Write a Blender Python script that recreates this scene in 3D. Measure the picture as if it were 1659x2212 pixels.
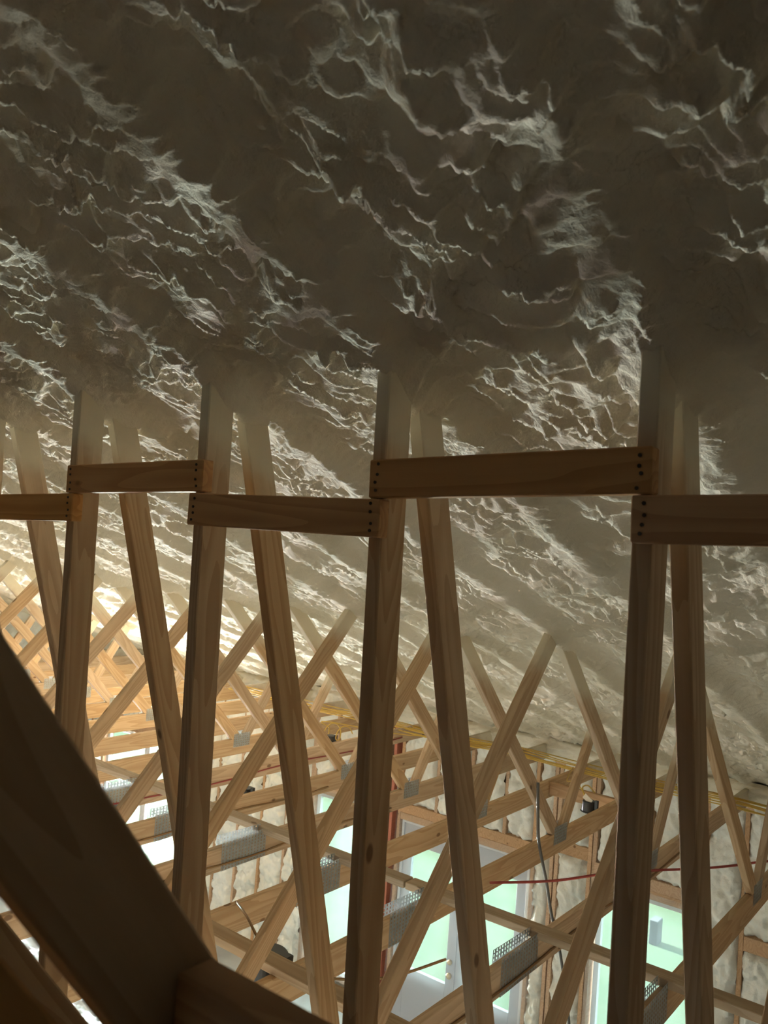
import bpy, bmesh, math, random
import numpy as np
from mathutils import Vector, Matrix

random.seed(7)
rng = np.random.default_rng(11)
scene = bpy.context.scene
COL = scene.collection
for o in list(bpy.data.objects):
    bpy.data.objects.remove(o)

# ------------------------------------------------------------------ camera
F_PX, YAW, PITCH, ROLL = 1810.95, 0.6562, 0.0372, 0.0759
fw = Vector((math.cos(PITCH) * math.cos(YAW), math.cos(PITCH) * math.sin(YAW), math.sin(PITCH)))
r0 = Vector((math.sin(YAW), -math.cos(YAW), 0.0))
u0 = r0.cross(fw)
rt = math.cos(ROLL) * r0 + math.sin(ROLL) * u0
up = -math.sin(ROLL) * r0 + math.cos(ROLL) * u0
cam_d = bpy.data.cameras.new('camera')
cam = bpy.data.objects.new('camera', cam_d)
COL.objects.link(cam)
cam.matrix_world = Matrix((
    (rt.x, up.x, -fw.x, 0), (rt.y, up.y, -fw.y, 0), (rt.z, up.z, -fw.z, 0), (0, 0, 0, 1)))
cam_d.sensor_fit = 'VERTICAL'
cam_d.sensor_height = 36.0
cam_d.sensor_width = 27.0
cam_d.lens = F_PX / 2212.0 * 36.0
cam_d.clip_start = 0.02
cam_d.clip_end = 300
cam_d.dof.use_dof = True
cam_d.dof.focus_distance = 3.2
cam_d.dof.aperture_fstop = 8.0
scene.camera = cam

# ------------------------------------------------------------------ sky, sun, exposure
world = bpy.data.worlds.new('sky')
scene.world = world
world.use_nodes = True
bg = world.node_tree.nodes['Background']
bg.inputs['Color'].default_value = (0.86, 0.95, 1.0, 1)
bg.inputs['Strength'].default_value = 4.0
sun_d = bpy.data.lights.new('sun', 'SUN')
sun_d.energy = 24.0
sun_d.angle = math.radians(2)
sun_d.color = (1.0, 0.98, 0.95)
sun = bpy.data.objects.new('sun', sun_d)
COL.objects.link(sun)
sun.rotation_euler = Vector((0.0, -0.80, -0.60)).to_track_quat('-Z', 'Y').to_euler()
sun.location = (-5, 30, 20)

def daylight(name, loc, direction, sx, sy, radiance, color):     # daylight imitated by an area lamp added outside an opening
    d = bpy.data.lights.new(name, 'AREA'); d.shape = 'RECTANGLE'; d.size = sx; d.size_y = sy
    d.energy = radiance * math.pi * sx * sy; d.color = color
    o = bpy.data.objects.new(name, d); COL.objects.link(o); o.location = loc
    o.rotation_euler = Vector(direction).to_track_quat('-Z', 'Y').to_euler()
    return o
o = daylight('far_window_added_lamp', (8.45, 10.75, -4.35), (-0.55, -0.76, 0.34), 2.4, 2.0, 66.0, (1.0, 0.915, 0.94))
o.data.spread = math.radians(75)

scene.view_settings.view_transform = 'Standard'
scene.view_settings.look = 'None'
scene.view_settings.gamma = 1.0
scene.view_settings.use_curve_mapping = False
scene.view_settings.exposure = 2.25
scene.cycles.use_denoising = True
scene.cycles.max_bounces = 10
scene.cycles.diffuse_bounces = 6
scene.cycles.transparent_max_bounces = 24
scene.cycles.sample_clamp_indirect = 0
scene.cycles.caustics_reflective = False
scene.cycles.caustics_refractive = False

# ------------------------------------------------------------------ measures of the place (metres, camera = origin)
S = 0.61
Y1 = 0.5535
NT = 17                       # trusses in view
CH_TOP, CH_BOT = -1.80, -1.94  # bottom chord edges
PITCHR = 0.36
def zr(x):                    # underside of the top chords
    return 0.39 - PITCHR * (x - 1.577)
def YN(n): return Y1 + S * (n - 1)
WX = 7.60                     # inner face of the window wall's studs
FLOOR = -5.15
HEAD = -2.98
YEND = 11.45                  # gable wall
OPEN = [(2.12, 3.05, -4.95), (3.74, 5.30, -5.10), (5.58, 6.56, -4.95), (8.85, 10.75, -4.95)]

# ------------------------------------------------------------------ node helpers / materials
class NT_:
    def __init__(s, name):
        s.m = bpy.data.materials.new(name); s.m.use_nodes = True
        s.t = s.m.node_tree; s.t.nodes.clear()
        s.out = s.t.nodes.new('ShaderNodeOutputMaterial')
    def n(s, typ, **kw):
        nd = s.t.nodes.new(typ)
        for k, v in kw.items():
            setattr(nd, k, v)
        return nd
    def l(s, a, b): s.t.links.new(a, b)
    def val(s, sock, v):
        if hasattr(v, 'links') or hasattr(v, 'is_output'): s.l(v, sock)
        else: sock.default_value = v
    def math(s, op, a, b=None, c=None, clamp=False):
        nd = s.n('ShaderNodeMath', operation=op, use_clamp=clamp)
        s.val(nd.inputs[0], a)
        if b is not None: s.val(nd.inputs[1], b)
        if c is not None: s.val(nd.inputs[2], c)
        return nd.outputs[0]
    def mapr(s, v, a, b, c=0.0, d=1.0, smooth=True):
        nd = s.n('ShaderNodeMapRange', interpolation_type='SMOOTHSTEP' if smooth else 'LINEAR')
        s.val(nd.inputs[0], v)
        for i, q in enumerate((a, b, c, d)): nd.inputs[1 + i].default_value = q
        return nd.outputs[0]
    def mix(s, f, a, b):
        nd = s.n('ShaderNodeMix', data_type='RGBA')
        s.val(nd.inputs[0], f); s.val(nd.inputs[6], a); s.val(nd.inputs[7], b)
        return nd.outputs[2]
    def noise(s, vec, scale, detail=2.0, rough=0.5, dist=0.0):
        nd = s.n('ShaderNodeTexNoise')
        if vec is not None: s.l(vec, nd.inputs['Vector'])
        nd.inputs['Scale'].default_value = scale; nd.inputs['Detail'].default_value = detail
        nd.inputs['Roughness'].default_value = rough; nd.inputs['Distortion'].default_value = dist
        return nd.outputs[0]
    def bsdf(s, col, rough=0.6, metal=0.0, spec=0.5, bump=None, bstr=0.3, bdist=0.01):
        b = s.n('ShaderNodeBsdfPrincipled')
        s.val(b.inputs['Base Color'], col); s.val(b.inputs['Roughness'], rough)
        s.val(b.inputs['Metallic'], metal); b.inputs['Specular IOR Level'].default_value = spec
        if bump is not None:
            bn = s.n('ShaderNodeBump'); bn.inputs['Strength'].default_value = bstr
            bn.inputs['Distance'].default_value = bdist
            s.l(bump, bn.inputs['Height']); s.l(bn.outputs[0], b.inputs['Normal'])
        s.l(b.outputs[0], s.out.inputs[0])
        return b

def c4(r, g, b): return (r, g, b, 1.0)
FOAM_A = c4(0.80, 0.73, 0.60)
FOAM_B = c4(0.71, 0.64, 0.50)

def wood_mat(name, early, late, overspray=True, var=0.25):
    k = NT_(name)
    tc = k.n('ShaderNodeTexCoord'); oi = k.n('ShaderNodeObjectInfo')
    add = k.n('ShaderNodeVectorMath', operation='ADD')
    k.l(tc.outputs['Object'], add.inputs[0])
    off = k.n('ShaderNodeCombineXYZ')
    k.l(k.math('MULTIPLY', oi.outputs['Random'], 91.0), off.inputs[0])
    k.l(k.math('MULTIPLY', oi.outputs['Random'], 37.0), off.inputs[1])
    k.l(k.math('MULTIPLY', oi.outputs['Random'], 53.0), off.inputs[2])
    k.l(off.outputs[0], add.inputs[1])
    mp = k.n('ShaderNodeMapping'); k.l(add.outputs[0], mp.inputs['Vector'])
    mp.inputs['Scale'].default_value = (0.55, 7.0, 7.0)
    n1 = k.noise(mp.outputs[0], 1.3, 1.5, 0.45)
    ring = k.math('FRACT', k.math('MULTIPLY', n1, 13.0))
    ringr = k.mapr(ring, 0.15, 0.95, 0, 1)
    mp2 = k.n('ShaderNodeMapping'); k.l(add.outputs[0], mp2.inputs['Vector'])
    mp2.inputs['Scale'].default_value = (4.0, 160.0, 160.0)
    fib = k.noise(mp2.outputs[0], 1.0, 2.0, 0.6)
    mp3 = k.n('ShaderNodeMapping'); k.l(add.outputs[0], mp3.inputs['Vector'])
    mp3.inputs['Scale'].default_value = (5.0, 9.0, 9.0)
    vo = k.n('ShaderNodeTexVoronoi'); k.l(mp3.outputs[0], vo.inputs['Vector'])
    vo.inputs['Scale'].default_value = 1.0
    sepc = k.n('ShaderNodeSeparateColor'); k.l(vo.outputs['Color'], sepc.inputs[0])
    knot = k.math('MULTIPLY', k.mapr(vo.outputs['Distance'], 0.09, 0.15, 1, 0), k.math('GREATER_THAN', sepc.outputs[0], 0.72))
    base = k.mix(k.math('MULTIPLY', ringr, 0.55), early, late)
    base = k.mix(k.math('MULTIPLY', fib, 0.35), base, late)
    base = k.mix(k.math('MULTIPLY', knot, 0.75), base, c4(0.13, 0.06, 0.025))
    hv = k.n('ShaderNodeHueSaturation'); k.l(base, hv.inputs['Color'])
    k.l(k.math('ADD', k.math('MULTIPLY', oi.outputs['Random'], var), 1.0 - var * 0.5), hv.inputs['Value'])
    k.l(k.math('ADD', k.math('MULTIPLY', k.math('FRACT', k.math('MULTIPLY', oi.outputs['Random'], 7.3)), 0.25), 0.85), hv.inputs['Saturation'])
    col = hv.outputs[0]
    if overspray:
        ge = k.n('ShaderNodeNewGeometry'); sp = k.n('ShaderNodeSeparateXYZ')
        k.l(ge.outputs['Position'], sp.inputs[0])
        zz = k.math('ADD', sp.outputs[2], k.math('MULTIPLY', k.math('SUBTRACT', sp.outputs[0], 1.577), PITCHR))
        nn = k.noise(ge.outputs['Position'], 9.0, 3.0)
        t = k.math('ADD', k.math('SUBTRACT', zz, 0.39), k.math('MULTIPLY', k.math('SUBTRACT', nn, 0.5), 0.16))
        fac = k.mapr(t, -0.27, -0.12)
        col = k.mix(fac, col, FOAM_B)
    k.bsdf(col, 0.72, 0, 0.25, k.math('ADD', fib, ringr), 0.12, 0.002)
    return k.m

WOOD = wood_mat('pine_truss', c4(0.60, 0.435, 0.275), c4(0.39, 0.24, 0.125))
WOODR = wood_mat('pine_brace', c4(0.60, 0.35, 0.16), c4(0.38, 0.19, 0.075), overspray=False)
GREYWOOD = wood_mat('weathered_brace', c4(0.44, 0.33, 0.22), c4(0.30, 0.20, 0.12), overspray=False)
STUD = wood_mat('fir_stud', c4(0.56, 0.37, 0.23), c4(0.38, 0.22, 0.12), overspray=False)

def foam_mat(name, a, b):
    k = NT_(name)
    ge = k.n('ShaderNodeNewGeometry')
    n1 = k.noise(ge.outputs['Position'], 2.2, 4.0)
    n2 = k.noise(ge.outputs['Position'], 45.0, 4.0, 0.6)
    n3 = k.noise(ge.outputs['Position'], 170.0, 3.0, 0.6)
    col = k.mix(k.mapr(n1, 0.3, 0.7), a, b)
    h = k.math('ADD', k.math('MULTIPLY', n2, 1.0), k.math('MULTIPLY', n3, 0.4))
    k.bsdf(col, 0.8, 0, 0.25, h, 0.55, 0.012)
    return k.m
FOAM = foam_mat('spray_foam', FOAM_A, FOAM_B)
FOAMW = foam_mat('spray_foam_wall', c4(0.80, 0.79, 0.74), c4(0.72, 0.70, 0.63))

def plain(name, col, rough=0.6, metal=0.0, spec=0.5, nscale=None, namt=0.2):
    k = NT_(name)
    if nscale:
        ge = k.n('ShaderNodeNewGeometry')
        n = k.noise(ge.outputs['Position'], nscale, 4.0)
        d = tuple(x * (1 - namt) for x in col[:3]) + (1,)
        colr = k.mix(k.mapr(n, 0.3, 0.7), col, d)
        k.bsdf(colr, rough, metal, spec, n, 0.15, 0.01)
    else:
        k.bsdf(col, rough, metal, spec)
    return k.m
STEEL = plain('galvanised_steel', c4(0.62, 0.65, 0.66), 0.42, 0.25, 0.5, 60.0, 0.2)
NAIL = plain('nail_steel', c4(0.06, 0.045, 0.035), 0.6, 0.4)
BLACKP = plain('black_plastic', c4(0.012, 0.012, 0.013), 0.4)
YELLOW = plain('yellow_cable', c4(0.62, 0.40, 0.07), 0.45)
BROWNC = plain('brown_cable', c4(0.22, 0.12, 0.04), 0.5)
REDP = plain('red_pex', c4(0.30, 0.045, 0.04), 0.4)
GREYC = plain('grey_cable', c4(0.12, 0.11, 0.10), 0.5)
WHITEP = plain('white_tag', c4(0.75, 0.7, 0.6), 0.5)
CONC = plain('concrete', c4(0.42, 0.42, 0.41), 0.7, 0, 0.3, 1.5, 0.25)
BOUNCE_PALE = plain('pale_bounce_ground', c4(0.62, 0.60, 0.56), 0.9, 0, 0.1, 3.0, 0.2)
DRYWALL = plain('pale_drywall', c4(0.62, 0.60, 0.55), 0.9, 0, 0.1, 3.0, 0.1)
OSB = plain('osb_sheathing', c4(0.30, 0.20, 0.11), 0.8, 0, 0.2, 25.0, 0.35)
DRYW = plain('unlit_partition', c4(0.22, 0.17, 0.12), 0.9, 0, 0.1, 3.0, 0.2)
GREYPAINT = plain('grey_door_paint', c4(0.50, 0.50, 0.54), 0.45)
WHITEPAINT = plain('white_vinyl', c4(0.72, 0.73, 0.76), 0.4)
BRASS = plain('brass', c4(0.65, 0.45, 0.22), 0.3, 0.9)
REDDYE = wood_mat('red_marked_stud', c4(0.50, 0.16, 0.09), c4(0.40, 0.13, 0.08), overspray=False)

def glass_mat():
    k = NT_('window_glass')
    tr = k.n('ShaderNodeBsdfTransparent'); tr.inputs[0].default_value = (0.58, 0.65, 0.625, 1)
    gl = k.n('ShaderNodeBsdfGlossy'); gl.inputs['Roughness'].default_value = 0.03
    mx = k.n('ShaderNodeMixShader'); mx.inputs[0].default_value = 0.06
    k.l(tr.outputs[0], mx.inputs[1]); k.l(gl.outputs[0], mx.inputs[2]); k.l(mx.outputs[0], k.out.inputs[0])
    return k.m
def film_mat():
    k = NT_('plastic_film')
    tr = k.n('ShaderNodeBsdfTransparent'); tr.inputs[0].default_value = (0.95, 0.97, 0.98, 1)
    tl = k.n('ShaderNodeBsdfTranslucent'); tl.inputs[0].default_value = (0.85, 0.88, 0.95, 1)
    df = k.n('ShaderNodeBsdfDiffuse'); df.inputs[0].default_value = (0.7, 0.72, 0.76, 1)
    gl = k.n('ShaderNodeBsdfGlossy'); gl.inputs['Roughness'].default_value = 0.2
    m1 = k.n('ShaderNodeMixShader'); m1.inputs[0].default_value = 0.4
    k.l(tl.outputs[0], m1.inputs[1]); k.l(df.outputs[0], m1.inputs[2])
    m2 = k.n('ShaderNodeMixShader'); m2.inputs[0].default_value = 0.2
    k.l(m1.outputs[0], m2.inputs[1]); k.l(gl.outputs[0], m2.inputs[2])
    m3 = k.n('ShaderNodeMixShader'); m3.inputs[0].default_value = 0.20
    k.l(tr.outputs[0], m3.inputs[1]); k.l(m2.outputs[0], m3.inputs[2]); k.l(m3.outputs[0], k.out.inputs[0])
    return k.m
GLASS, FILM = glass_mat(), film_mat()

def lawn_mat():
    k = NT_('lawn_grass')
    ge = k.n('ShaderNodeNewGeometry')
    n = k.noise(ge.outputs['Position'], 0.8, 6.0, 0.65)
    n2 = k.noise(ge.outputs['Position'], 14.0, 3.0, 0.6)
    col = k.mix(k.mapr(n, 0.3, 0.7), c4(0.033, 0.053, 0.028), c4(0.058, 0.069, 0.045))
    col = k.mix(k.math('MULTIPLY', n2, 0.5), col, c4(0.02, 0.036, 0.02))
    k.bsdf(col, 0.9, 0, 0.1)
    return k.m
LAWN = lawn_mat()

# ------------------------------------------------------------------ object helpers
def mesh_from(name, verts, faces, mat, smooth=False):
    me = bpy.data.meshes.new(name)
    me.from_pydata(verts, [], faces)
    me.materials.append(mat)
    if smooth:
        for p in me.polygons: p.use_smooth = True
    me.update()
    return me
def link(name, data, parent=None, mat4=None):
    o = bpy.data.objects.new(name, data)
    COL.objects.link(o)
    if parent is not None: o.parent = parent
    if mat4 is not None: o.matrix_local = mat4
    return o
def empty(name, loc):
    o = bpy.data.objects.new(name, None); o.empty_display_size = 0.1
    COL.objects.link(o); o.location = loc
    return o
def tag(o, label=None, cat=None, group=None, kind=None):
    if label: o['label'] = label
    if cat: o['category'] = cat
    if group: o['group'] = group
    if kind: o['kind'] = kind
    return o
def bm_mesh(bm, name, mat, bevel=0.0, smooth=False):
    bmesh.ops.recalc_face_normals(bm, faces=bm.faces)
    if bevel:
        bmesh.ops.bevel(bm, geom=list(bm.edges), offset=bevel, segments=1, affect='EDGES', profile=0.5)
    me = bpy.data.meshes.new(name); bm.to_mesh(me); bm.free()
    me.materials.append(mat)
    if smooth:
        for p in me.polygons: p.use_smooth = True
    return me
def prism_mesh(name, poly, t, mat, bevel=0.003):   # polygon in local x,z ; thickness t along local y
    bm = bmesh.new()
    a = [bm.verts.new((x, -t / 2, z)) for x, z in poly]
    b = [bm.verts.new((x, t / 2, z)) for x, z in poly]
    bm.faces.new(a); bm.faces.new(list(reversed(b)))
    n = len(poly)
    for i in range(n):
        bm.faces.new((a[i], b[i], b[(i + 1) % n], a[(i + 1) % n]))
    return bm_mesh(bm, name, mat, bevel)
def board_mesh(name, L, w, t, mat, bevel=0.003):
    return prism_mesh(name, [(-L / 2, -w / 2), (L / 2, -w / 2), (L / 2, w / 2), (-L / 2, w / 2)], t, mat, bevel)
def frame(p0, p1, zdir):
    p0, p1 = Vector(p0), Vector(p1)
    x = (p1 - p0).normalized(); z = Vector(zdir); z = (z - x * z.dot(x)).normalized(); y = z.cross(x)
    c = (p0 + p1) / 2
    return Matrix(((x.x, y.x, z.x, c.x), (x.y, y.y, z.y, c.y), (x.z, y.z, z.z, c.z), (0, 0, 0, 1)))
def board(name, p0, p1, w, t, zdir, mat, parent=None, bevel=0.003, origin=None):
    L = (Vector(p1) - Vector(p0)).length
    m = frame(p0, p1, zdir)
    if parent is not None:
        m = Matrix.Translation(-parent.location) @ m
    return link(name, board_mesh(name, L, w, t, mat, bevel), parent, m)
def boxmesh(name, lo, hi, mat, bevel=0.0):
    x0, y0, z0 = lo; x1, y1, z1 = hi
    bm = bmesh.new()
    vs = [bm.verts.new(c) for c in ((x0, y0, z0), (x1, y0, z0), (x1, y1, z0), (x0, y1, z0), (x0, y0, z1), (x1, y0, z1), (x1, y1, z1), (x0, y1, z1))]
    for f in ((0, 1, 2, 3), (4, 5, 6, 7), (0, 1, 5, 4), (1, 2, 6, 5), (2, 3, 7, 6), (3, 0, 4, 7)):
        bm.faces.new([vs[i] for i in f])
    return bm_mesh(bm, name, mat, bevel)
def box(name, lo, hi, mat, parent=None, bevel=0.0):
    lo, hi = Vector(lo), Vector(hi)
    c = (lo + hi) / 2
    me = boxmesh(name, lo - c, hi - c, mat, bevel)
    m = Matrix.Translation(c - (parent.location if parent is not None else Vector()))
    return link(name, me, parent, m)
def tube_mesh(name, pts, r, mat, seg=6):
    pts = [Vector(p) for p in pts]
    # smooth with Catmull-Rom
    out = []
    for i in range(len(pts) - 1):
        p0 = pts[max(i - 1, 0)]; p1 = pts[i]; p2 = pts[i + 1]; p3 = pts[min(i + 2, len(pts) - 1)]
        for k in range(6):
            t = k / 6
            out.append(0.5 * ((2 * p1) + (p2 - p0) * t + (2 * p0 - 5 * p1 + 4 * p2 - p3) * t * t + (3 * p1 - p0 - 3 * p2 + p3) * t ** 3))
    out.append(pts[-1])
    V, Fc = [], []
    for i, p in enumerate(out):
        d = (out[min(i + 1, len(out) - 1)] - out[max(i - 1, 0)]).normalized()
        a = d.orthogonal().normalized() if i == 0 else (prev - d * prev.dot(d)).normalized()
        prev = a; b = d.cross(a)
        for s in range(seg):
            an = 2 * math.pi * s / seg
            V.append(p + r * (math.cos(an) * a + math.sin(an) * b))
    for i in range(len(out) - 1):
        for s in range(seg):
            Fc.append((i * seg + s, i * seg + (s + 1) % seg, (i + 1) * seg + (s + 1) % seg, (i + 1) * seg + s))
    Fc.append(tuple(range(seg))); Fc.append(tuple((len(out) - 1) * seg + s for s in range(seg)))
    return mesh_from(name, V, Fc, mat, True)

# ------------------------------------------------------------------ numpy noise
def _hash(ix, iy, s):
    h = (ix.astype(np.int64) * 374761393 + iy.astype(np.int64) * 668265263 + s * 1442695041) & 0x7fffffff
    h = ((h ^ (h >> 13)) * 1274126177) & 0x7fffffff
    h = ((h ^ (h >> 16)) * 2246822519) & 0x7fffffff
    return (h ^ (h >> 15)) & 0xffffff
def vnoise(x, y, s):
    ix, iy = np.floor(x), np.floor(y); fx, fy = x - ix, y - iy
    ux, uy = fx * fx * fx * (fx * (fx * 6 - 15) + 10), fy * fy * fy * (fy * (fy * 6 - 15) + 10)
    r = 0
    def g(dx, dy):
        a = _hash(ix + dx, iy + dy, s) / 0xffffff * 2 * np.pi
        return np.cos(a) * (fx - dx) + np.sin(a) * (fy - dy)
    a, b, c, d = g(0, 0), g(1, 0), g(0, 1), g(1, 1)
    return (a + (b - a) * ux + (c - a) * uy + (a - b - c + d) * ux * uy) * 1.4
def fbm(x, y, s, o=3):
    r = 0; a = 1.0
    for i in range(o):
        r = r + a * vnoise(x * 2 ** i, y * 2 ** i, s + i); a *= 0.5
    return r
def lumps(x, y, s):           # rounded pillows with creases between them
    ix, iy = np.floor(x), np.floor(y)
    f1 = np.full(x.shape, 9.0); hh = np.zeros(x.shape)
    for dx in (-1, 0, 1):
        for dy in (-1, 0, 1):
            a = _hash(ix + dx, iy + dy, s) / 0xffffff; b = _hash(ix + dx, iy + dy, s + 77) / 0xffffff
            c = _hash(ix + dx, iy + dy, s + 155) / 0xffffff
            d = (x - ix - dx - a) ** 2 + (y - iy - dy - b) ** 2 - 0.25 * c
            m = d < f1
            f1 = np.where(m, d, f1)
    return np.clip(0.75 - f1, 0, None)

def grid_mesh(name, P, mat, smooth=True):
    ny, nx = P.shape[:2]
    me = bpy.data.meshes.new(name)
    nv = nx * ny; nf = (nx - 1) * (ny - 1)
    me.vertices.add(nv); me.vertices.foreach_set('co', P.reshape(-1).astype(np.float32))
    i = np.arange(nv).reshape(ny, nx)
    q = np.stack([i[:-1, :-1], i[:-1, 1:], i[1:, 1:], i[1:, :-1]], -1).reshape(-1).astype(np.int32)
    me.loops.add(nf * 4); me.loops.foreach_set('vertex_index', q)
    me.polygons.add(nf)
    me.polygons.foreach_set('loop_start', (np.arange(nf) * 4).astype(np.int32))
    try: me.polygons.foreach_set('loop_total', np.full(nf, 4, np.int32))
    except Exception: pass
    me.update(calc_edges=True); me.validate()
    if smooth: me.polygons.foreach_set('use_smooth', np.ones(nf, bool))
    me.materials.append(mat)
    return me

# ------------------------------------------------------------------ ceiling of sprayed foam
def axis(stops):              # stops: (pos, step) list, step interpolated
    out = [stops[0][0]]
    ps = [a for a, b in stops]; ss = [b for a, b in stops]
    while out[-1] < ps[-1]:
        out.append(out[-1] + float(np.interp(out[-1], ps, ss)))
    return np.array(out)
def ceiling():
    xs = axis([(-2.0, 0.08), (0.1, 0.02), (0.45, 0.0055), (1.4, 0.006), (3.0, 0.010), (5.0, 0.0145), (7.85, 0.02)])
    ys = axis([(-0.9, 0.06), (0.0, 0.015), (0.3, 0.0055), (1.2, 0.006), (3.0, 0.010), (6.0, 0.018), (YEND + .1, 0.03)])
    X, Y = np.meshgrid(xs, ys)
    wob = 0.035 * fbm(X * 1.1, Y * 0.9, 3, 2)
    n = np.round((Y + wob - Y1) / S)
    dy = Y + wob - (Y1 + n * S)
    ridge = np.exp(-(np.abs(dy) / 0.062) ** 2.0)
    flank = np.exp(-((np.abs(dy) - 0.09) / 0.06) ** 2)
    gut = np.exp(-((dy + 0.20) / 0.05) ** 2) * (0.5 + 0.5 * vnoise(X * 1.7, n * 3.1, 91))
    wx = X + 0.05 * fbm(X * 5, Y * 5, 21, 2); wy = Y + 0.05 * fbm(X * 5, Y * 5, 31, 2)
    A = lumps(wx / 0.17, wy / 0.19, 41)
    B = lumps((wx + .03 * A) / 0.082, (wy + .02 * A) / 0.095, 51)
    C = lumps((wx + .02 * B) / 0.038, (wy + .01 * B) / 0.048, 61)
    C2 = lumps((X + .008 * C) / 0.019, Y / 0.026, 65)
    D = fbm(X / 0.02, Y / 0.03, 71, 2)
    st = fbm(X / 0.016, Y / 0.07, 81, 2)                 # streaks across the chords
    soft = (1 - 0.62 * ridge) * (1 - 0.42 * np.exp(-((dy + 0.115) / 0.055) ** 2))
    amp = 0.75 + 0.6 * fbm(X * 0.9, Y * 0.9, 101, 2)
    patch = np.clip(0.6 + 1.0 * fbm(X * 1.9, Y * 1.9, 131, 2), 0.3, 1)    # some areas billow, others stay fine
    def saw(ph):                                          # slow swell, quick rounded drop on the far side
        f = ph - np.floor(ph)
        return np.where(f < 0.66, 0.5 - 0.5 * np.cos(np.pi * (f / 0.66) ** 1.15), 0.5 + 0.5 * np.cos(np.pi * np.clip((f - 0.66) / 0.34, 0, 1)))
    s_ = 0.8 * wx + 0.6 * wy; t_ = -0.6 * wx + 0.8 * wy
    h1 = saw(s_ / 0.125 + 1.2 * fbm(t_ / 0.24, s_ / 0.6, 141, 2) + 1.1 * lumps(t_ / 0.12, s_ / 0.14, 151)) * np.clip(0.7 + 0.7 * fbm(X / 0.25, Y / 0.25, 161, 2), 0.3, 1.15)
    h2 = saw(s_ / 0.055 + 1.1 * fbm(t_ / 0.11, s_ / 0.25, 171, 2) + 1.0 * lumps(t_ / 0.06, s_ / 0.07, 181)) * np.clip(0.65 + 0.8 * fbm(X / 0.16, Y / 0.16, 191, 2), 0.2, 1.15)
    h3 = saw(s_ / 0.027 + 1.1 * fbm(t_ / 0.05, s_ / 0.11, 173, 2) + 0.9 * lumps(t_ / 0.027, s_ / 0.03, 183)) * np.clip(0.4 + 0.9 * fbm(X / 0.2, Y / 0.2, 193, 2), 0.0, 1.0)
    near = np.interp(np.hypot(X, Y), [1.0, 1.8, 3.5, 7.0], [1.35, 1.25, 1.0, 1.15])
    L = near * soft * (0.046 * A * amp * patch + 0.024 * B * amp + 0.027 * h1 + 0.0145 * h2 + 0.0062 * h3 + 0.009 * C + 0.004 * C2) + 0.001 * D * soft + 0.007 * st * (flank + 0.5 * ridge)
    d = -0.052 + L + 0.012 * fbm(X * 1.5, Y * 1.5, 111, 2) + 0.062 * ridge - 0.03 * gut
    # collars of foam where webs come out of the ceiling
    xx = X
    for xt, wid, hgt in ((1.577, 0.10, 0.055), (3.748, 0.10, 0.045), (5.75, 0.09, 0.04), (-0.76, 0.13, 0.06)):
        d = d + hgt * np.exp(-np.abs((xx - xt) / wid) ** 3) * np.exp(-(np.abs(dy) / 0.05) ** 2.5) * (0.75 + 0.5 * vnoise(n * 5.3, xt * 7.7 + 0 * X, 121))
    Z = zr(X) - d
    P = np.stack([X + 0.3 * L, Y + 0.22 * L, Z], -1)
    me = grid_mesh('ceiling', P, FOAM)
    o = link('ceiling', me)
    tag(o, 'lumpy cream spray foam covering the whole sloping ceiling', None, None, 'structure')
    return o
CEIL = ceiling()
# roof sheathing over the foam, and the other slope behind the camera
b = mesh_from('roof_sheathing', [(-2.2, -3, zr(-2.2) + .2), (8.3, -3, zr(8.3) + .2), (8.3, YEND + .4, zr(8.3) + .2), (-2.2, YEND + .4, zr(-2.2) + .2),
                                 (-6.4, -3, 0.45), (-6.4, YEND + .4, 0.45)], [(0, 1, 2, 3), (0, 3, 5, 4)], OSB)
link('roof_sheathing', b, CEIL)

ye = np.arange(0.6, YEND, 0.022); an = np.linspace(-0.35, 2.2, 34)
An, Ye = np.meshgrid(an, ye)
rr = 0.145 + 0.05 * lumps(An / 0.35, Ye / 0.12, 401) + 0.03 * fbm(An / 0.5, Ye / 0.3, 405, 3) + 0.02 * lumps(An / 0.2, Ye / 0.055, 411)
link('foam_fillet', grid_mesh('foam_fillet', np.stack([7.68 - rr * np.cos(An), Ye, -1.80 - rr * np.sin(An) * 0.9], -1), FOAM), CEIL)

# ------------------------------------------------------------------ floor, far walls, ground outside
fl = box('floor', (-6.3, -3, FLOOR - .15), (WX + .15, YEND + .3, FLOOR), CONC)
tag(fl, 'pale concrete slab floor far below the trusses', None, None, 'structure')
gz = FLOOR - 0.18
ground = mesh_from('ground', [(7.76, -60, gz), (120, -60, gz), (120, 90, gz), (7.76, 90, gz)], [(0, 1, 2, 3)], LAWN)
tag(link('ground', ground), 'bright green lawn outside the windows', None, None, 'structure')
drive = mesh_from('bounce_ground', [(-60, YEND + .1, gz), (7.76, YEND + .1, gz), (7.76, 90, gz), (-60, 90, gz)], [(0, 1, 2, 3)], BOUNCE_PALE)  # unseen pale surface added outside the gable as a light reflector
tag(link('bounce_ground', drive), 'unseen pale ground added beyond the gable end to bounce light', None, None, 'structure')
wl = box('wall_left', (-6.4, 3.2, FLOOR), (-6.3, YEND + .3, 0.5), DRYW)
for lo, hi in (((-6.4, -3, FLOOR), (-6.3, 0.8, 0.5)), ((-6.4, 0.8, -3.2), (-6.3, 3.2, 0.5)), ((-6.4, 0.8, FLOOR), (-6.3, 3.2, -3.34))):  # unseen slit left between the panels, added to let in fill light
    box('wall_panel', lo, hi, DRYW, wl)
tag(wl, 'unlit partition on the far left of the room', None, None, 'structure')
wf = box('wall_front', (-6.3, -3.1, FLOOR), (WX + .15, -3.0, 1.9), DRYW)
tag(wf, 'unlit wall behind the viewpoint', None, None, 'structure')

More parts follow.
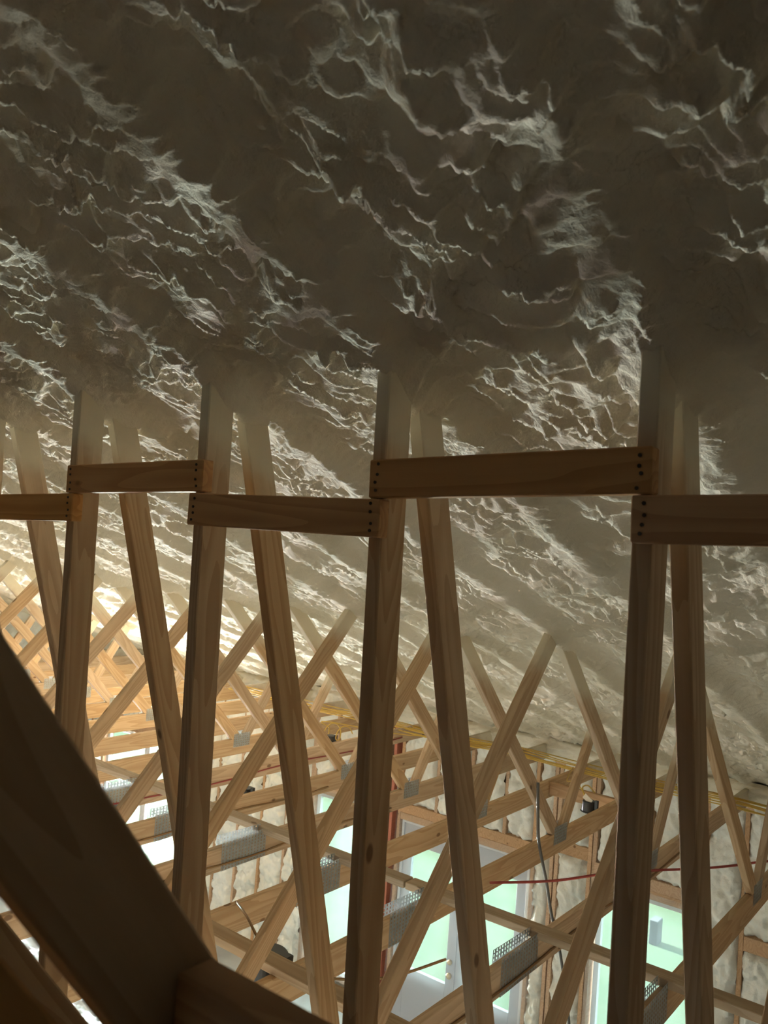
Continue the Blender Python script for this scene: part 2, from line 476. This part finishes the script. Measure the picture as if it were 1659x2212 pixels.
# gable end wall: sprayed foam too
def foam_sheet(name, u, v, to_xyz, amp, seed, mat, parent, edge=0.0, sc=1.0):
    U, V = np.meshgrid(u, v)
    A = lumps(U / (0.15 * sc) + 13.1 * seed, V / (0.22 * sc), seed); B = lumps(U / (0.06 * sc), V / (0.085 * sc), seed + 5)
    N = fbm(U / (0.3 * sc) + seed * 3.3, V / (0.4 * sc), seed + 9, 3)
    h = amp * (0.9 * A + 0.5 * B + 0.45 * N)
    if edge:
        e = np.minimum(np.minimum(U - u[0], u[-1] - U), np.minimum(V - v[0], v[-1] - V))
        e = e + 0.018 * fbm(U / 0.07, V / 0.07, seed + 3, 2)
        h = h + edge * (np.clip(e / 0.045, 0, 1) ** 0.6 - 1)
    return link(name, grid_mesh(name, to_xyz(U, V, h), mat), parent)
wb = box('wall_back', (5.9, YEND, FLOOR), (WX + .15, YEND + .1, 2.2), OSB)
tag(wb, 'gable end wall sprayed with cream foam', None, None, 'structure')
for lo, hi in (((-6.3, YEND, FLOOR), (5.9, YEND + .1, 2.2)),):
    box('wall_panel', lo, hi, OSB, wb)
wp = box('wall_light_block', (1.62, -3, FLOOR), (1.74, YEND, -1.95), DRYWALL)  # unseen wall added to block light from below the near ceiling
tag(wp, 'unseen wall added under the trusses to keep light off the near side', None, None, 'structure')
wbl = wb.location.copy()
foam_sheet('foam_fill', np.arange(4.2, 7.75, 0.03), np.arange(-2.25, 0.7, 0.03),
           lambda U, V, h: np.stack([U - wbl.x, -0.05 - 0.10 - h + 0 * U, V - wbl.z], -1), 0.06, 5, FOAMW, wb)

# ------------------------------------------------------------------ window wall
WR = box('wall_right', (WX + .14, -3, FLOOR), (WX + .155, 0.9, -1.75), OSB)
tag(WR, 'framed window wall with foam between studs under the low eave', None, None, 'structure')
WRL = WR.location.copy()
def wpart(name, lo, hi, mat, bevel=0.003):
    return box(name, lo, hi, mat, WR, bevel)
# sheathing panels around the openings
ycur = 0.9
for (a, b_, bot) in OPEN:
    wpart('sheathing', (WX + .14, ycur, FLOOR), (WX + .155, a, -1.75), OSB, 0)
    wpart('sheathing', (WX + .14, a, HEAD), (WX + .155, b_, -1.75), OSB, 0)
    if bot > FLOOR + .08:
        wpart('sheathing', (WX + .14, a, FLOOR), (WX + .155, b_, bot), OSB, 0)
    ycur = b_
wpart('sheathing', (WX + .14, ycur, FLOOR), (WX + .155, YEND, -1.75), OSB, 0)
ST = 0.019
studs = [0.95, 1.36, 1.77, 2.095, 3.085, 3.13, 3.46, 3.51, 3.705, 5.33, 5.44, 5.55, 6.585, 6.62, 7.0, 7.41, 7.82, 8.22, 8.60, 8.82, 10.78, 11.1, 11.4]
for i, y in enumerate(studs):
    m = REDDYE if abs(y - 5.44) < .01 else STUD
    wpart('stud', (WX, y - ST, FLOOR), (WX + .14, y + ST, -2.0), m)
wpart('top_plate', (WX + .002, 0.9, -2.02), (WX + .14, YEND, -1.95), STUD)
HT = -2.80
cripples = {0: [2.58], 1: [4.04, 4.45, 4.86], 2: [5.95, 6.28], 3: [9.2, 9.6, 10.0, 10.4]}
for k, (a, b_, bot) in enumerate(OPEN):
    wpart('header', (WX - .004, a - .03, HT - .10), (WX + .14, b_ + .03, HT), STUD)
    wpart('header_trim', (WX + .006, a - .03, HEAD), (WX + .14, b_ + .03, HT - .103), STUD)
    for y in cripples[k]:
        wpart('cripple_stud', (WX, y - ST, HT), (WX + .14, y + ST, -2.02), STUD)
    if bot > FLOOR + .08:
        wpart('sill', (WX, a - .03, bot - .04), (WX + .14, b_ + .03, bot), STUD)
for (y0, y1, z) in ((1.379, 1.751, -3.03), (1.789, 2.076, -4.0), (3.149, 3.441, -2.70), (0.969, 1.341, -3.0)):
    wpart('blocking', (WX + .004, y0, z - .12), (WX + .14, y1, z), STUD)
# foam in every bay
def bay(y0, y1, z0, z1, seed, proud=0.0):
    if y1 - y0 < 0.1: return
    u = np.linspace(y0, y1, max(6, int((y1 - y0) / 0.014))); v = np.linspace(z0, z1, max(8, int((z1 - z0) / 0.014)))
    foam_sheet('foam_fill', u, v, lambda U, V, h: np.stack([WX + 0.055 - proud - h - WRL.x, U - WRL.y, V - WRL.z], -1), 0.095, seed, FOAMW, WR, 0.075, 0.8)
def is_open(y):
    for (a, b_, bot) in OPEN:
        if a - .03 <= y <= b_ + .03: return True
    return False
for i in range(len(studs) - 1):
    y0, y1 = studs[i] + ST, studs[i + 1] - ST
    if is_open((y0 + y1) / 2): continue
    cut = [FLOOR + .01, -1.86]
    for (b0, b1, z) in ((1.379, 1.751, -3.03), (1.789, 2.076, -4.0), (3.149, 3.441, -2.70)):
        if abs((b0 + b1) / 2 - (y0 + y1) / 2) < .05: cut = [FLOOR + .01, z - .12, None, z, -1.86]
    if len(cut) == 2: bay(y0, y1, cut[0], cut[1], 200 + i)
    else:
        bay(y0, y1, cut[0], cut[1], 200 + i); bay(y0, y1, cut[3], cut[4], 230 + i)
for k, (a, b_, bot) in enumerate(OPEN):
    ys_ = [a - .01] + sum([[y - ST, y + ST] for y in cripples[k]], []) + [b_ + .01]
    for j in range(0, len(ys_), 2):
        bay(ys_[j], ys_[j + 1], HT, -1.86, 260 + k * 10 + j)

# windows and door
def glazed(name, y0, y1, z0, z1, parent, fmat, fr=0.055, depth=(0.05, 0.10), muntin=None):
    d0, d1 = WX + depth[0], WX + depth[1]
    for nm, lo, hi in (('frame_stile', (d0, y0, z0), (d1, y0 + fr, z1)), ('frame_stile', (d0, y1 - fr, z0), (d1, y1, z1)),
                       ('frame_rail', (d0, y0 + fr, z1 - fr), (d1, y1 - fr, z1)), ('frame_rail', (d0, y0 + fr, z0), (d1, y1 - fr, z0 + fr))):
        box(nm, lo, hi, fmat, parent, 0.003)
    gx = (d0 + d1) / 2
    box('pane', (gx - .002, y0 + fr, z0 + fr), (gx + .002, y1 - fr, z1 - fr), GLASS, parent)
for k, nm in ((0, 'window_1'), (2, 'window_2'), (3, 'window_3')):
    a, b_, bot = OPEN[k]
    w = empty(nm, (WX + .08, (a + b_) / 2, bot)); tag(w, None, None, None, 'structure')
    w['label'] = ['tall window with pale frame right of the french door', '', 'tall window with pale frame left of the french door', 'wide white-bright window farthest along the foam wall'][k]
    if k == 3:
        mid = (a + b_) / 2
        glazed('w', a + .004, mid, bot + .002, HEAD - .002, w, WHITEPAINT); glazed('w', mid, b_ - .004, bot + .002, HEAD - .002, w, WHITEPAINT)
    else:
        glazed('w', a + .004, b_ - .004, bot + .002, HEAD - .002, w, WHITEPAINT, 0.05)
a, b_, bot = OPEN[1]
D = empty('door_1', (WX + .08, (a + b_) / 2, bot)); tag(D, 'grey french door with brass knob and deadbolt in the window wall', None, None, 'structure')
for nm, lo, hi in (('frame_jamb', (WX + .03, a + .002, bot), (WX + .13, a + .03, HEAD - .002)), ('frame_jamb', (WX + .03, b_ - .03, bot), (WX + .13, b_ - .002, HEAD - .002)),
                   ('frame_head', (WX + .03, a + .03, HEAD - .03), (WX + .13, b_ - .03, HEAD - .002))):
    box(nm, lo, hi, WHITEPAINT, D, 0.003)
mid = 4.52
def leaf(y0, y1, knob):
    lf = link('door_leaf', boxmesh('door_leaf', (-.022, -(y1 - y0) / 2, -.11), (.022, (y1 - y0) / 2, .11), GREYPAINT, .003), D,
              Matrix.Translation(Vector((WX + .075, (y0 + y1) / 2, HEAD - .03 - .11)) - D.location))
    base = D.location + lf.location
    def sub(nm, lo, hi, mat, bev=0.003):
        lo, hi = Vector(lo), Vector(hi); c = (lo + hi) / 2
        return link(nm, boxmesh(nm, lo - c, hi - c, mat, bev), lf, Matrix.Translation(c - base))
    x0, x1 = WX + .053, WX + .097
    zt = HEAD - .25; zb = -4.52
    sub('stile', (x0, y0, bot + .01), (x1, y0 + .11, zt), GREYPAINT)
    sub('stile', (x0, y1 - .11, bot + .01), (x1, y1, zt), GREYPAINT)
    sub('bottom_panel', (x0, y0 + .11, bot + .01), (x1, y1 - .11, zb), GREYPAINT)
    sub('pane', (WX + .073, y0 + .11, zb), (WX + .077, y1 - .11, zt), GLASS, 0)
    if knob:
        for z, r, nm in ((-4.27, .028, 'deadbolt'), (-4.41, .032, 'door_knob')):
            bm = bmesh.new(); bmesh.ops.create_uvsphere(bm, u_segments=14, v_segments=8, radius=r)
            me = bm_mesh(bm, nm, BRASS, 0, True)
            link(nm, me, lf, Matrix.Translation(Vector((x0 - .02, y0 + .055, z)) - base))
leaf(a + .032, mid - .002, False)
leaf(mid + .002, b_ - .032, True)

# clear plastic film taped over the openings
def film(y0, y1, z0, z1, label, seed, x=WX - .012):
    u = np.linspace(y0, y1, 60); v = np.linspace(z0, z1, 90)
    U, V = np.meshgrid(u, v)
    e = np.minimum(np.minimum(U - y0, y1 - U), np.minimum(V - z0, z1 - V))
    h = 0.010 * np.abs(fbm(U * 7 + seed, V * 1.6, seed, 3)) + 0.004 * fbm(U * 22, V * 6, seed + 4, 2)
    h += 0.014 * np.exp(-(e / 0.07) ** 2) * vnoise((U + V) * 16, (U - V) * 3, seed + 8)
    P = np.stack([x - h - x, U - (y0 + y1) / 2, V - z0], -1)
    o = link('plastic_film', grid_mesh('plastic_film', P, FILM)); o.location = (x, (y0 + y1) / 2, z0)
    tag(o, label, 'film', 'plastic films over the openings')
film(3.66, 5.36, -5.1, -2.90, 'clear wrinkled plastic film taped over the grey french door', 3)
film(2.06, 3.10, -4.98, -2.92, 'clear plastic film over the tall window right of the french door', 13)
film(5.55, 6.72, -5.1, -2.93, 'clear plastic film over the window left of the french door', 23)

# ------------------------------------------------------------------ trusses
def web_mesh(name, xb, xt, w=0.089, t=0.038, dz_top=0.0):
    zt = zr(xt); d = Vector((xt - xb, 0, zt - CH_TOP)).normalized()
    nrm = Vector((-d.z, 0, d.x))
    ctr = Vector(((xb + xt) / 2, 0, (CH_TOP + zt) / 2))
    pts = []
    for s in (-1, 1):
        q = Vector((xb, 0, CH_TOP)) + nrm * s * w / 2
        k0 = (CH_TOP - q.z) / d.z
        pb = q + d * k0
        # top: z = zr(x)+.02
        k1 = (zr(q.x) + dz_top - q.z) / (d.z + PITCHR * d.x)
        pts.append((pb, q + d * k1))
    loc = []
    for P in (pts[0][0], pts[0][1], pts[1][1], pts[1][0]):
        r = P - ctr; loc.append((r.dot(d), r.dot(nrm)))
    me = prism_mesh(name, loc, t, WOOD, 0.003)
    y = nrm.cross(d)
    M = Matrix(((d.x, y.x, nrm.x, ctr.x), (d.y, y.y, nrm.y, ctr.y), (d.z, y.z, nrm.z, ctr.z), (0, 0, 0, 1)))
    return me, M
# (bottom x, top x)
WEBS = [(1.535, -0.735, 0.089), (1.592, 1.527), (2.275, 1.640), (2.375, 3.695), (5.185, 3.800), (5.292, 5.75)]
def plate_mesh(name, w, h, cols, rows, hole_w, hole_h):
    # thin steel plate with punched slots, teeth left standing at the edges
    xs = [-w / 2]; px = w / cols
    for i in range(cols):
        c = -w / 2 + px * (i + .5); xs += [c - hole_w / 2, c + hole_w / 2]
    xs.append(w / 2)
    zs = [-h / 2]; pz = h / rows
    for j in range(rows):
        c = -h / 2 + pz * (j + .5); zs += [c - hole_h / 2, c + hole_h / 2]
    zs.append(h / 2)
    bm = bmesh.new()
    vv = [[bm.verts.new((x, 0, z)) for z in zs] for x in xs]
    for i in range(len(xs) - 1):
        for j in range(len(zs) - 1):
            if i % 2 == 1 and j % 2 == 1: continue
            bm.faces.new((vv[i][j], vv[i + 1][j], vv[i + 1][j + 1], vv[i][j + 1]))
    bmesh.ops.solidify(bm, geom=list(bm.faces), thickness=0.0012)
    return bm_mesh(bm, name, STEEL)
SPL = plate_mesh('splice_plate', 0.35, 0.165, 14, 9, 0.0085, 0.0105)
NOD = plate_mesh('connector_plate', 0.19, 0.115, 9, 6, 0.007, 0.010)
web_defs = [web_mesh('web', w[0], w[1], w[2] if len(w) > 2 else 0.089) for w in WEBS]
bc = board_mesh('bottom_chord', 9.6, 0.14, 0.038, WOOD)
tcl = Vector((9.6, 0, -9.6 * PITCHR)).length
tc = board_mesh('top_chord', tcl, 0.13, 0.038, WOOD)
ORD = ['nearest', 'second nearest', 'third nearest', 'fourth nearest', 'fifth nearest', 'sixth nearest', 'seventh nearest', 'eighth nearest', 'ninth nearest', 'tenth nearest',
       'eleventh nearest', 'twelfth nearest', 'thirteenth nearest', 'fourteenth nearest', 'fifteenth nearest', 'second farthest', 'farthest']
DESC = ['dark pine roof truss at far right with its diagonal web looming in the foreground',
        'pine roof truss, second nearest, its web pair just right of centre',
        'pine roof truss, third nearest, its web pair left of centre',
        'pine roof truss, fourth nearest, knotty web pair at left',
        'pine roof truss, fifth nearest, web pair cut by the left edge']
for n in range(1, NT + 1):
    t = empty('roof_truss', (3.5, YN(n), CH_BOT))
    lab = DESC[n - 1] if n <= 5 else 'pine roof truss with crossing webs, %s of the row' % ORD[n - 1]
    tag(t, lab, 'truss', 'roof trusses in a row')
    T0 = Matrix.Translation((-3.5, 0, -CH_BOT))
    jx = random.uniform(-.012, .012)
    link('bottom_chord', bc, t, T0 @ Matrix.Translation((2.85 + jx * 4, 0, (CH_TOP + CH_BOT) / 2)) @ Matrix.Rotation(random.choice((0, math.pi)), 4, 'Z'))
    p0 = Vector((-1.9, 0, zr(-1.9) + .07)); p1 = Vector((7.7, 0, zr(7.7) + .07))
    link('top_chord', tc, t, T0 @ frame(p0, p1, (0, 0, 1)))
    for me, M in web_defs:
        tw = Matrix.Rotation(random.uniform(-.006, .006), 4, 'Y')
        link('web', me, t, T0 @ Matrix.Translation((jx, 0, 0)) @ M @ tw)
    for sgn in (-1, 1):
        link('splice_plate', SPL, t, T0 @ Matrix.Translation((3.545 + jx + (-.012 if sgn > 0 else 0), sgn * 0.0205, -1.855 + (.024 if sgn > 0 else 0))) @ Matrix.Rotation(0.02 * sgn, 4, 'Y'))
        link('connector_plate', NOD, t, T0 @ Matrix.Translation((5.238 + jx + (-.035 if sgn > 0 else 0), sgn * 0.0205, -1.815 + (.012 if sgn > 0 else 0))))

# ------------------------------------------------------------------ lateral braces nailed across the web pairs
nail_bm = bmesh.new(); bmesh.ops.create_cone(nail_bm, cap_ends=True, segments=8, radius1=.0038, radius2=.0034, depth=.003)
NAILM = bm_mesh(nail_bm, 'nail', NAIL)
def lateral(y0, y1, zt0, zt1, label, nails=((0.03,), (0.03,))):
    # y0 < y1 ; zt0/zt1 = top edge height at each end
    p0 = (1.469, y0, zt0 - .0425); p1 = (1.469, y1, zt1 - .0425)
    e = empty('lateral_brace', ((p0[0] + p1[0]) / 2, (y0 + y1) / 2, min(zt0, zt1) - .085))
    tag(e, label, 'brace', 'lateral braces nailed across the web pairs')
    board('board', p0, p1, 0.085, 0.038, (0, 0, 1), WOODR, e)
    for end in (0, 1):
        for j in range(4):
            yy = (y0 + .022 if end == 0 else y1 - .022) + random.uniform(-.004, .004)
            f = (yy - y0) / (y1 - y0); zc = zt0 + (zt1 - zt0) * f - .0425
            zz = zc + (-.03 + .02 * j) + random.uniform(-.004, .004)
            link('nail', NAILM, e, Matrix.Translation(Vector((1.4492, yy, zz)) - e.location) @ Matrix.Rotation(math.pi / 2, 4, 'Y'))
lateral(-0.10, 0.563, 0.142, 0.119, 'short dark wooden brace cut off by the right edge, lower row')
lateral(0.53, 1.166, 0.208, 0.183, 'long wooden brace right of centre, upper row, nailed at both ends')
lateral(1.13, 1.776, 0.096, 0.095, 'wooden brace left of centre, lower row, nailed at both ends')
lateral(1.728, 2.363, 0.185, 0.167, 'wooden brace at left, upper row, with a pale smudge of overspray')
lateral(2.319, 2.97, 0.081, 0.060, 'wooden brace cut off by the left edge, lower row')

# ------------------------------------------------------------------ boards lying on the bottom chords
for (x0, y0, x1, y1, lb, zo) in ((3.76, 0.35, 3.74, 2.52, 'flat grey-brown brace on the bottom chords, nearer length in front of the door', 0),
                             (3.74, 2.53, 3.75, 6.6, 'flat brace on the bottom chords, farther length running off to the left', 0),
                             (2.62, 1.70, 2.64, 3.1, 'dark brown flat brace above the black light box', 0)):
    o = board('chord_brace', (x0, y0, CH_TOP + .0195 + zo), (x1, y1, CH_TOP + .0195 + zo), 0.089, 0.038, (1, 0, 0), GREYWOOD)
    tag(o, lb, 'brace', 'flat braces lying across the bottom chords')
# dark foreground pieces close to the lens
o = board('lateral_brace', (0.481, 0.532, -0.402), (0.481, -0.12, -0.402), 0.089, 0.038, (0, 0, 1), WOODR)
tag(o, 'dark out-of-focus brace at the bottom, nailed to the foreground web', 'brace', 'lateral braces nailed across the web pairs')
sl = -(zr(-.76) - CH_TOP) / 2.26
p = lambda x: (x, Y1, -0.364 - 1.33 * (x - 0.308))
o = board('diagonal_brace', p(-0.1), p(0.75), 0.089, 0.038, (0.8, 0, 0.6), WOODR)
tag(o, 'dark diagonal brace in the bottom left corner under the foreground web', 'brace')
# blocking between chords with black light boxes
o = board('chord_blocking', (6.33, YN(4) + .02, -1.865), (6.33, YN(5) - .02, -1.865), 0.10, 0.038, (0, 0, 1), STUD)
tag(o, 'short wooden block between two bottom chords beside the black box', 'blocking')

def light_box(x, y, z, label, tagged=False, sc=1.0):
    e = empty('ceiling_box', (x, y, z)); e.scale = (sc, sc, sc); tag(e, label, 'junction box', 'black ceiling light boxes')
    bm = bmesh.new(); bmesh.ops.create_cone(bm, cap_ends=True, segments=20, radius1=.052, radius2=.047, depth=.075)
    me = bm_mesh(bm, 'box_body', BLACKP, .004, False); link('box_body', me, e, Matrix.Translation((0, 0, -.0)))
    bm = bmesh.new(); bmesh.ops.create_cone(bm, cap_ends=True, segments=20, radius1=.06, radius2=.06, depth=.008)
    link('rim', bm_mesh(bm, 'rim', BLACKP, .002), e, Matrix.Translation((0, 0, -.04)))
    link('bracket', boxmesh('bracket', (-.012, -.07, -.02), (.012, -.045, .05), BLACKP, .002), e)
    if tagged:
        link('tag', boxmesh('tag', (-.003, -.035, -.02), (.003, .035, .02), WHITEP, .001), e, Matrix.Translation((-.03, 0, .055)) @ Matrix.Rotation(.6, 4, 'X'))
    return e
light_box(5.93, YN(4) + .09, -1.80, 'black round ceiling box with pale tag and yellow cable loop', True)
light_box(5.85, YN(8) + .09, -1.80, 'small black ceiling box far back under a yellow cable coil')
light_box(2.71, YN(4) + .15, -1.865, 'large black ceiling box by the foreground, under the dark brown brace', False, 1.85)
light_box(4.25, YN(7) + .09, -1.83, 'small black ceiling box half hidden behind a web at left')

# ------------------------------------------------------------------ cables
zc = CH_TOP + .008
for i in range(9):
    x0 = 6.78 + .035 * i
    pts = []
    for y in np.arange(0.9, 7.6, 0.45):
        sag = -0.02 * abs(math.sin((y - Y1) / S * math.pi))
        pts.append((x0 + .25 * (3.5 - y) * .12 + .03 * math.sin(y * 2.1 + i * 1.7) + random.uniform(-.015, .015), y, zc + .004 * (i % 3) + sag * (1 + .5 * (i % 2))))
    o = link('electrical_cable', tube_mesh('electrical_cable', pts, .0055, YELLOW))
    tag(o, 'thin yellow cable in the bundle laid across the chords by the eave', 'cable', 'yellow cables by the eave')
def cable(pts, r, mat, label, name='electrical_cable', grp=None):
    o = link(name, tube_mesh(name, pts, r, mat)); tag(o, label, 'cable' if name != 'water_pipe' else 'pipe', grp); return o
cable([(4.1, 2.24, -1.79), (4.45, 2.03, -1.81), (4.81, 1.80, -1.79), (5.33, 1.42, -1.785), (5.73, 1.19, -1.78), (6.1, .95, -1.785)], .008, REDP, 'red plastic water pipe crossing the chords at right', 'water_pipe')
cable([(4.80, 2.34, -1.40), (4.79, 2.32, -1.60), (4.79, 2.30, -1.76), (4.93, 2.30, -2.03), (5.03, 2.30, -2.25), (5.206, 2.30, -2.56), (5.42, 2.30, -3.09), (5.5, 2.3, -3.6)], .010, GREYC, 'grey cable hanging down past the red pipe')
for n, x0, x1, nm in ((3, 2.9, 6.3, 'brown cable stapled along the third nearest bottom chord over its splice plate'),
                      (4, 4.0, 2.7, ''), (6, 2.6, 5.0, 'brown cable stapled along the sixth nearest bottom chord'), (7, 2.5, 5.0, 'brown cable stapled along the seventh nearest bottom chord'), (8, 3.5, 6.8, 'dark red pipe fixed along the eighth nearest bottom chord')):
    if not nm: continue
    xs_ = np.linspace(x0, x1, 10)
    cable([(x, YN(n) - .019 - .006, -1.895 + .012 * math.sin(i * 1.3 + n)) for i, x in enumerate(xs_)], .006, REDP if n == 8 else BROWNC, nm)
# cable dropping over the dark brown brace
cable([(2.95, 3.0, -1.80), (2.75, 2.72, -1.72), (2.68, 2.55, -1.76), (2.66, 2.42, -1.78), (2.75, 2.3, -1.83), (3.0, 2.12, -1.86), (3.3, 2.0, -1.84)], .006, BROWNC, 'thin brown cable looping over the dark brown brace')
cable([(3.0, 1.95, -1.98), (3.05, 1.80, -2.0), (2.98, 1.78, -1.93), (2.9, 1.6, -1.93), (2.8, 1.4, -1.93)], .006, GREYC, 'thin grey cable crossing under the chords at the bottom centre')
# loops at the ceiling boxes
cable([(6.33, 2.60, -1.81), (6.15, 2.58, -1.72), (6.0, 2.56, -1.70), (5.95, 2.52, -1.74), (5.93, 2.48, -1.77), (6.02, 2.62, -1.68), (6.25, 2.8, -1.75), (6.8, 3.0, -1.78)], .0055, YELLOW, 'yellow cable loop feeding the tagged black box')
loop = [(5.85 + .0 * i + .07 * math.cos(i * .9), YN(8) + .02 * i - .10 + .0, -1.72 + .07 * math.sin(i * .9)) for i in range(16)]
cable(loop + [(6.5, YN(8) - .2, -1.78), (6.9, YN(7), -1.79)], .005, YELLOW, 'loose yellow cable coil hanging by the far black box')

# ------------------------------------------------------------------ things below and outside
u = np.linspace(0, 1.9, 70); v = np.linspace(0, 3.2, 110)
U, V = np.meshgrid(u, v)
H = 0.05 + 0.05 * fbm(U * 3, V * 3, 301, 4) + 0.02 * np.abs(fbm(U * 9, V * 9, 305, 3))
e_ = np.minimum(np.minimum(U, 1.9 - U), np.minimum(V, 3.2 - V)); H = np.clip(H, .01, 1) * np.clip(e_ / .2, 0.15, 1)
o = link('plastic_sheet', grid_mesh('plastic_sheet', np.stack([U, V, H], -1), plain('white_sheeting', c4(0.50, 0.53, 0.58), 0.35)))
o.location = (4.7, 6.6, FLOOR); tag(o, 'crumpled white plastic sheeting lying on the floor below', 'sheet')
o = box('utility_box', (12.05, 3.90, gz), (12.25, 4.02, gz + 0.34), plain('grey_purple_metal', c4(0.030, 0.026, 0.034), .6), None, .01)
tag(o, 'grey box standing on the lawn outside the right window', 'utility box')
